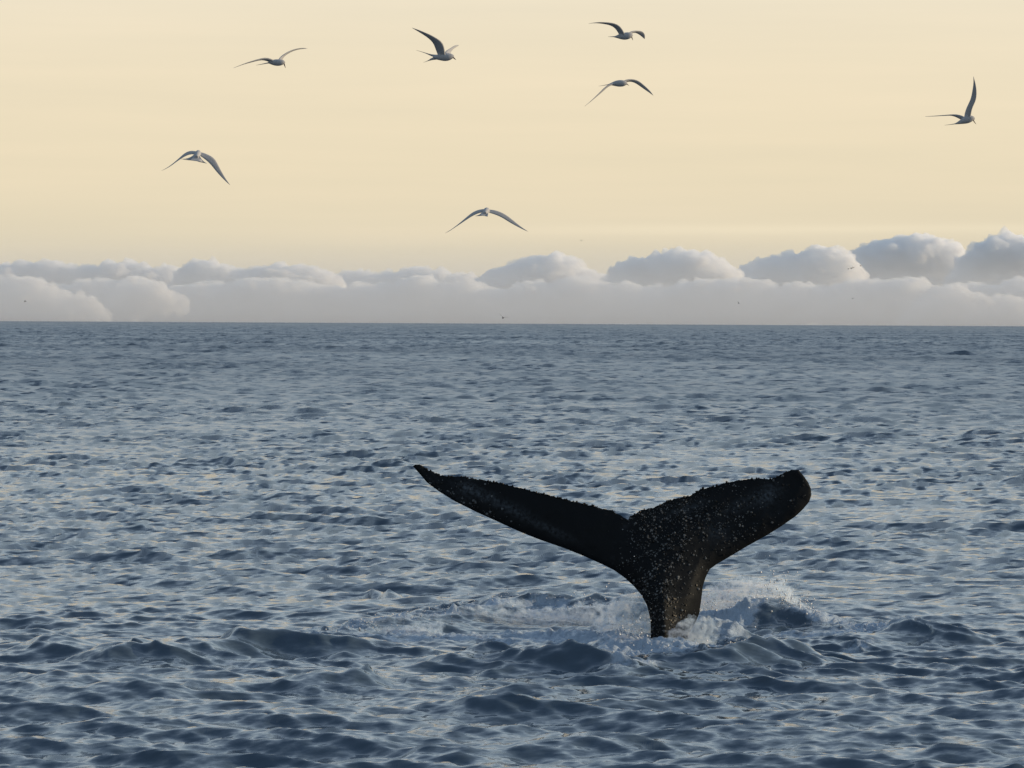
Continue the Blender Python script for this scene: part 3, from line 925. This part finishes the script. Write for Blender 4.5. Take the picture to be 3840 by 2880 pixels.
far_bird('leftmost of the row of four tiny birds before the grey cloud', 3181, 1008, 800, (rad(35), rad(-20)), (rad(20), rad(-20)), rad(70))
far_bird('second from left of the row of four tiny birds before the grey cloud', 3193, 1006, 800, (rad(20), rad(-10)), (rad(30), rad(-20)), rad(40))
far_bird('third of the row of four tiny birds, wings up in a V', 3201, 1004, 750, (rad(45), rad(-8)), (rad(48), rad(-8)), rad(90))
far_bird('rightmost of the row of four tiny birds before the grey cloud', 3227, 997, 800, (rad(25), rad(-20)), (rad(5), rad(-10)), rad(60))
far_bird('tiny bird low at right between the grey cloud and the horizon, wings level', 3198, 1119, 800, (rad(10), rad(-25)), (rad(10), rad(-25)), rad(90))
far_bird('tiny bird above the hump of the middle cloud, alone in the yellow sky', 2180, 902, 800, (rad(20), rad(-50)), (rad(20), rad(-50)), rad(95))
far_bird('tiny bird near the horizon right of the middle', 2770, 1137, 900, (rad(60), rad(-10)), (rad(-10), rad(0)), rad(120))
far_bird('tiny bird near the horizon at far left', 94, 1130, 900, (rad(30), rad(-20)), (rad(20), rad(-20)), rad(20))

# ------------------------------------------------------------------ spray
def build_spray():
    bm = bmesh.new()
    ico = [Vector(v) for v in ((0, 0, 1), (.9, 0, -.3), (-.45, .78, -.3), (-.45, -.78, -.3), (0, 0, -1))]
    tri = ((0, 1, 2), (0, 2, 3), (0, 3, 1), (4, 2, 1), (4, 3, 2), (4, 1, 3))
    def drop(p, r):
        q = Matrix.Rotation(random.uniform(0, 6.28), 3, Vector((random.random() - .5, random.random() - .5, random.random())).normalized())
        vs = [bm.verts.new(p + q @ (v * r)) for v in ico]
        for t in tri: bm.faces.new([vs[k] for k in t]).smooth = True
    def along(pts, n, sx, sy, up, rmin, rmax):
        q = dsp(pts)
        seg = np.linalg.norm(np.diff(q[:, :2], axis=0), axis=1) * (q[:-1, 2] + q[1:, 2])
        cum = np.cumsum(seg) / seg.sum()
        for _ in range(n):
            u = random.random(); i = int(np.searchsorted(cum, u)); t = random.random()
            x = q[i, 0] + t * (q[i + 1, 0] - q[i, 0]) + random.gauss(0, sx)
            y = q[i, 1] + t * (q[i + 1, 1] - q[i, 1]) + random.gauss(0, sy)
            hgt = (q[i, 2] + t * (q[i + 1, 2] - q[i, 2]))
            z = sea_height(x, y) + abs(random.gauss(0, 1)) ** 1.6 * up * hgt
            drop(Vector((x, y, z)), rmin + (rmax - rmin) * random.random() ** 4)
    along([(1480, 1350, .5), (1530, 1346, .8), (1600, 1346, .4), (1650, 1346, .8), (1690, 1346, 1.0), (1710, 1348, .7), (1760, 1352, .4)], 1500, .03, .2, .13, .004, .019)
    along([(1290, 1384, .3), (1330, 1384, .9), (1370, 1390, 1.2), (1395, 1394, 1.2)], 500, .05, .2, .10, .004, .017)
    along([(720, 1380, .3), (900, 1352, .4), (1050, 1330, .5), (1200, 1330, .4), (1320, 1335, .8)], 420, .05, .25, .09, .004, .016)
    along([(1300, 1440, .4), (1420, 1430, .9), (1520, 1420, .7), (1640, 1406, .4)], 380, .05, .2, .07, .004, .015)
    along([(1760, 1355, .5), (1880, 1364, .4), (1985, 1372, .5)], 200, .05, .2, .07, .004, .015)
    along([(800, 1488, .5), (826, 1486, .6)], 60, .03, .1, .05, .004, .010)
    along([(1072, 1302, .8), (1106, 1302, .6)], 60, .03, .1, .06, .006, .016)
    me = bpy.data.meshes.new('spray'); bm.to_mesh(me); bm.free()
    o = link('spray', me, M_DROP)
    tag(o, 'white spray drops thrown up round the base of the whale tail', 'spray', kind='stuff')
build_spray()

# ------------------------------------------------------------------ clouds far out over the sea
def cloud_material():
    m = bpy.data.materials.new('cloud_vapour'); m.use_nodes = True
    nt = m.node_tree; nt.nodes.clear()
    o = nt.nodes.new('ShaderNodeOutputMaterial')
    v = nt.nodes.new('ShaderNodeVolumeScatter')
    v.inputs['Color'].default_value = (1, 1, 1, 1)
    v.inputs['Density'].default_value = 0.028
    v.inputs['Anisotropy'].default_value = 0.05
    nt.links.new(v.outputs[0], o.inputs['Volume'])
    return m
M_CLOUD = cloud_material()
def unit_ball():
    b = bmesh.new(); bmesh.ops.create_icosphere(b, subdivisions=2, radius=1)
    v = np.array([list(q.co) for q in b.verts]); b.verts.index_update()
    f = np.array([[q.index for q in t.verts] for t in b.faces]); b.free()
    return v, f
ICO = unit_ball()
def cloud(label, top, base, dist, seed, name='cloud', depth=1.0, mt=None, vox=3.1):
    rr = random.Random(seed)
    if base == 688:                                      # lower ends that sink into the bank
        top = [(top[0][0] - 22, 630)] + top + [(top[-1][0] + 22, 630)]
    m_px = K * dist * D                                  # metres per display pixel out there
    x0, x1 = top[0][0], top[-1][0]
    xs = [p[0] for p in top]; ys = [p[1] for p in top]
    topy = lambda x: float(np.interp(x, xs, ys))
    balls = []
    cx, cy = (x0 + x1) / 2, base
    c0 = at(cx * D, cy * D, dist)
    def ball(px, py, r, dy):
        p = at(px * D, py * D, dist) - c0
        p.y = dy * m_px
        sc3 = (r * m_px * rr.uniform(1, 1.25), r * m_px * rr.uniform(1, 1.4), r * m_px * rr.uniform(.85, 1.0))
        balls.append(ICO[0] * np.array(sc3) + np.array(p))
    x = x0
    while x < x1:
        h = base - topy(x)
        # core
        hh = min(h, 62)
        r = max(5, hh * rr.uniform(.26, .42))
        ball(x, topy(x) + r * 1.05, r, rr.uniform(-.4, .4) * hh * depth)
        yy = topy(x) + r * 1.6
        while yy < base - 4:
            r = max(5, hh * rr.uniform(.22, .38))
            ball(x + rr.uniform(-8, 8) * (1 if h > 45 else .3), min(yy + r * .6, base - r * .3), r, rr.uniform(-.5, .5) * hh * depth)
            yy += r * 0.9
        # billows along the crown and over the near face
        for _ in range(5):
            q = rr.uniform(3, 9) * (0.6 + h / 90)
            xx = x + rr.uniform(-10, 10)
            if x0 + q < xx < x1 - q * .5:
                ball(xx, topy(xx) + q * rr.uniform(.5, 1.3), q, rr.uniform(-.5, .3) * min(h, 62) * depth)
        for _ in range(2):
            q = rr.uniform(5, 13) * (0.5 + h / 90)
            xx = x + rr.uniform(-12, 12)
            if x0 + q < xx < x1 - q * .5:
                ball(xx, topy(xx) + min(h, 80) * rr.uniform(.25, .7), q, -rr.uniform(.25, .7) * min(h, 62) * depth)
        x += max(6, min(h, 62) * .20)
    nb, nv = len(balls), len(ICO[0])
    me = mesh_np(name, np.concatenate(balls), (ICO[1][None] + (np.arange(nb) * nv)[:, None, None]).reshape(-1, 3), 3)
    o = bpy.data.objects.new(name, me); COL.objects.link(o)
    md = o.modifiers.new('r', 'REMESH'); md.mode = 'VOXEL'; md.voxel_size = 2.6 * m_px
    me2 = bpy.data.meshes.new_from_object(o.evaluated_get(bpy.context.evaluated_depsgraph_get()))
    o.modifiers.clear(); o.data = me2; bpy.data.meshes.remove(me)
    n = len(me2.vertices)
    co = np.empty(n * 3, np.float32); me2.vertices.foreach_get('co', co); co = co.reshape(-1, 3)
    no = np.empty(n * 3, np.float32); me2.vertices.foreach_get('normal', no); no = no.reshape(-1, 3)
    a = co / (m_px * 10.0)
    f = np.zeros(n, np.float32)
    r2 = np.random.default_rng(seed)
    for lam, g in ((3.0, 4.2), (1.4, 2.4), (0.7, 1.5), (0.35, .8)):
        for _ in range(10):
            k = r2.normal(0, 1, 3); k *= 2 * math.pi / (lam * np.linalg.norm(k) * r2.uniform(.8, 1.3))
            f += np.sin(a @ k + r2.uniform(0, 6.28)).astype(np.float32) * (g / math.sqrt(5))
    co += no * (f * m_px * 0.8)[:, None]
    me2.vertices.foreach_set('co', co.ravel().astype(np.float32)); me2.update()
    md = o.modifiers.new('r', 'REMESH'); md.mode = 'VOXEL'; md.voxel_size = (vox if mt is None else 2.2) * m_px
    me3 = bpy.data.meshes.new_from_object(o.evaluated_get(bpy.context.evaluated_depsgraph_get()))
    o.modifiers.clear(); o.data = me3; bpy.data.meshes.remove(me2); me2 = me3
    me2.name = name
    me2.materials.append(mt or M_CLOUD)
    o.location = c0
    if mt: tag(o, label, 'splash', kind='stuff')
    else: tag(o, label, 'cloud', 'clouds along the horizon')
    return o
CL = 26000.0
cloud('low cream cloud at far left resting on the horizon, its top sloping down rightward', [(-70, 596), (0, 602), (40, 600), (80, 602), (110, 614), (150, 633), (190, 642), (215, 655), (235, 674)], 694, CL * .80, 1)
cloud('long soft cloud at upper left with two pale humps', [(-60, 580), (0, 575), (40, 568), (90, 566), (130, 569), (170, 580), (200, 573), (240, 567), (290, 567), (320, 578), (350, 577), (395, 585)], 688, CL * 1.1, 2)
cloud('rounded pale dome cloud left of the middle with a long tail to its right', [(382, 604), (396, 580), (420, 564), (450, 562), (478, 574), (520, 586), (560, 581), (600, 571), (640, 577), (690, 581), (715, 592), (730, 606)], 688, CL, 3)
cloud('small pale cloud tucked under the left bank beside the dome', [(235, 635), (270, 614), (320, 606), (345, 612), (375, 632), (400, 640)], 672, CL * .81, 4)
cloud('flat grey cloud with a pale crest between the dome and the middle heap', [(700, 606), (740, 590), (780, 583), (810, 590), (860, 586), (910, 578), (960, 586), (1010, 596), (1040, 604)], 688, CL * 1.02, 5)
cloud('grey heap in the middle of the horizon with a bright knob on its right', [(1020, 608), (1050, 590), (1080, 580), (1110, 570), (1150, 558), (1190, 554), (1215, 549), (1235, 557), (1245, 572), (1270, 584), (1312, 596)], 688, CL * .95, 6)
cloud('grey flat based cumulus right of the middle with a bright right shoulder', [(1318, 600), (1328, 575), (1360, 560), (1400, 556), (1440, 546), (1480, 541), (1520, 547), (1550, 560), (1580, 574), (1592, 596)], 688, CL * .93, 7)
cloud('long grey cumulus at right, behind the four tiny birds', [(1578, 606), (1600, 577), (1640, 563), (1680, 553), (1730, 549), (1770, 534), (1800, 536), (1830, 549), (1852, 574)], 688, CL, 8)
cloud('tall broad cumulus at right with a cream top beside the rightmost one', [(1826, 570), (1850, 542), (1890, 528), (1920, 516), (1960, 511), (2000, 509), (2030, 521), (2060, 531), (2100, 560)], 688, CL * 1.05, 9)
cloud('rightmost tall grey cumulus cut by the edge of the picture', [(2060, 596), (2080, 562), (2110, 532), (2140, 512), (2170, 504), (2212, 514), (2260, 520), (2320, 560)], 688, CL * .96, 10)
cloud('low cream cloud at far right under the grey cumulus', [(1940, 684), (1985, 648), (2020, 622), (2060, 616), (2100, 627), (2140, 642), (2180, 640), (2230, 648), (2290, 670)], 700, CL * .79, 11)

bank = [(x, 611 + 8 * math.sin(x * .019) + 6 * math.sin(x * .053 + 1) + random.uniform(-5, 5)) for x in range(-140, 2360, 24)]
cloud('long low grey cloud bank running the whole width of the horizon under the cumulus heads', bank, 692, CL * .87, 12, vox=5.0)

def build_haze_bank():
    """mist lying on the far sea in front of the clouds, thinning upward"""
    d0, d1, hgt = 14000.0, 20000.0, 420.0
    bm = bmesh.new()
    bmesh.ops.create_cube(bm, size=1, matrix=Matrix.Translation((0, (d0 + d1) / 2, hgt / 2 - 4)) @ Matrix.Diagonal((24000, d1 - d0, hgt, 1)))
    me = bpy.data.meshes.new('haze_bank'); bm.to_mesh(me); bm.free()
    m = bpy.data.materials.new('sea_mist'); m.use_nodes = True
    nt = m.node_tree; nt.nodes.clear()
    o = nt.nodes.new('ShaderNodeOutputMaterial')
    v = nt.nodes.new('ShaderNodeVolumeScatter')
    v.inputs['Color'].default_value = (1, 1, 1, 1)
    v.inputs['Anisotropy'].default_value = 0.1
    g = nt.nodes.new('ShaderNodeNewGeometry')
    sp = nt.nodes.new('ShaderNodeSeparateXYZ')
    nt.links.new(g.outputs['Position'], sp.inputs[0])
    f = mrange(nt, sp.outputs['Z'], 10.0, hgt - 10, 1.0, 0.0, True)
    nt.links.new(math_node(nt, 'MULTIPLY', f, 1.5 / (d1 - d0)), v.inputs['Density'])
    nt.links.new(v.outputs[0], o.inputs['Volume'])
    ob = link('haze_bank', me, m)
    tag(ob, 'pale mist lying along the horizon under the clouds', 'mist', kind='stuff')
build_haze_bank()

# ------------------------------------------------------------------ white water thrown up round the tail stock
def splash_material():
    m = bpy.data.materials.new('white_water'); m.use_nodes = True
    nt = m.node_tree; nt.nodes.clear()
    o = nt.nodes.new('ShaderNodeOutputMaterial')
    v = nt.nodes.new('ShaderNodeVolumeScatter')
    v.inputs['Color'].default_value = (0.55, 0.70, 0.88, 1)
    v.inputs['Anisotropy'].default_value = 0.2
    g = nt.nodes.new('ShaderNodeNewGeometry')
    n = noise_node(nt, 15.0, 6, 0.7, g.outputs['Position'])
    nt.links.new(mrange(nt, n.outputs[0], 0.43, 0.66, 0.25, 16.0, True), v.inputs['Density'])
    nt.links.new(v.outputs[0], o.inputs['Volume'])
    return m
M_SPLASH = splash_material()
cloud('curtain of white water falling off the left side of the tail stock', [(1290, 1345), (1314, 1314), (1339, 1289), (1364, 1279), (1385, 1280), (1402, 1300)], 1380, 45.3, 21, 'splash', .5, M_SPLASH)
cloud('white crest thrown up at the right of the tail with spray blowing off it', [(1508, 1300), (1531, 1270), (1551, 1260), (1581, 1252), (1614, 1248), (1656, 1256), (1689, 1252), (1703, 1272), (1724, 1298), (1752, 1318)], 1342, 48.0, 22, 'splash', .5, M_SPLASH)
cloud('foam running over the wave in front of the tail', [(1325, 1436), (1370, 1420), (1420, 1410), (1470, 1404), (1520, 1402), (1570, 1405), (1620, 1404), (1655, 1414)], 1436, 41.9, 23, 'splash', .6, M_SPLASH)
cloud('low churned foam at the left end of the patch', [(728, 1374), (800, 1358), (870, 1350), (955, 1344)], 1378, 45.5, 25, 'splash', .5, M_SPLASH)
cloud('low churned foam between the patch and the curtain of water', [(930, 1336), (1050, 1320), (1150, 1314), (1250, 1308), (1325, 1298)], 1346, 47.4, 26, 'splash', .5, M_SPLASH)
cloud('thin veil of water over the right side of the tail stock', [(1456, 1362), (1478, 1338), (1500, 1330), (1522, 1334), (1546, 1360)], 1392, 44.25, 24, 'splash', .3, M_SPLASH)
cloud('foam boiling up against the foot of the tail stock', [(1362, 1404), (1385, 1390), (1415, 1384), (1445, 1378), (1478, 1384), (1510, 1402)], 1410, 43.7, 27, 'splash', .5, M_SPLASH)
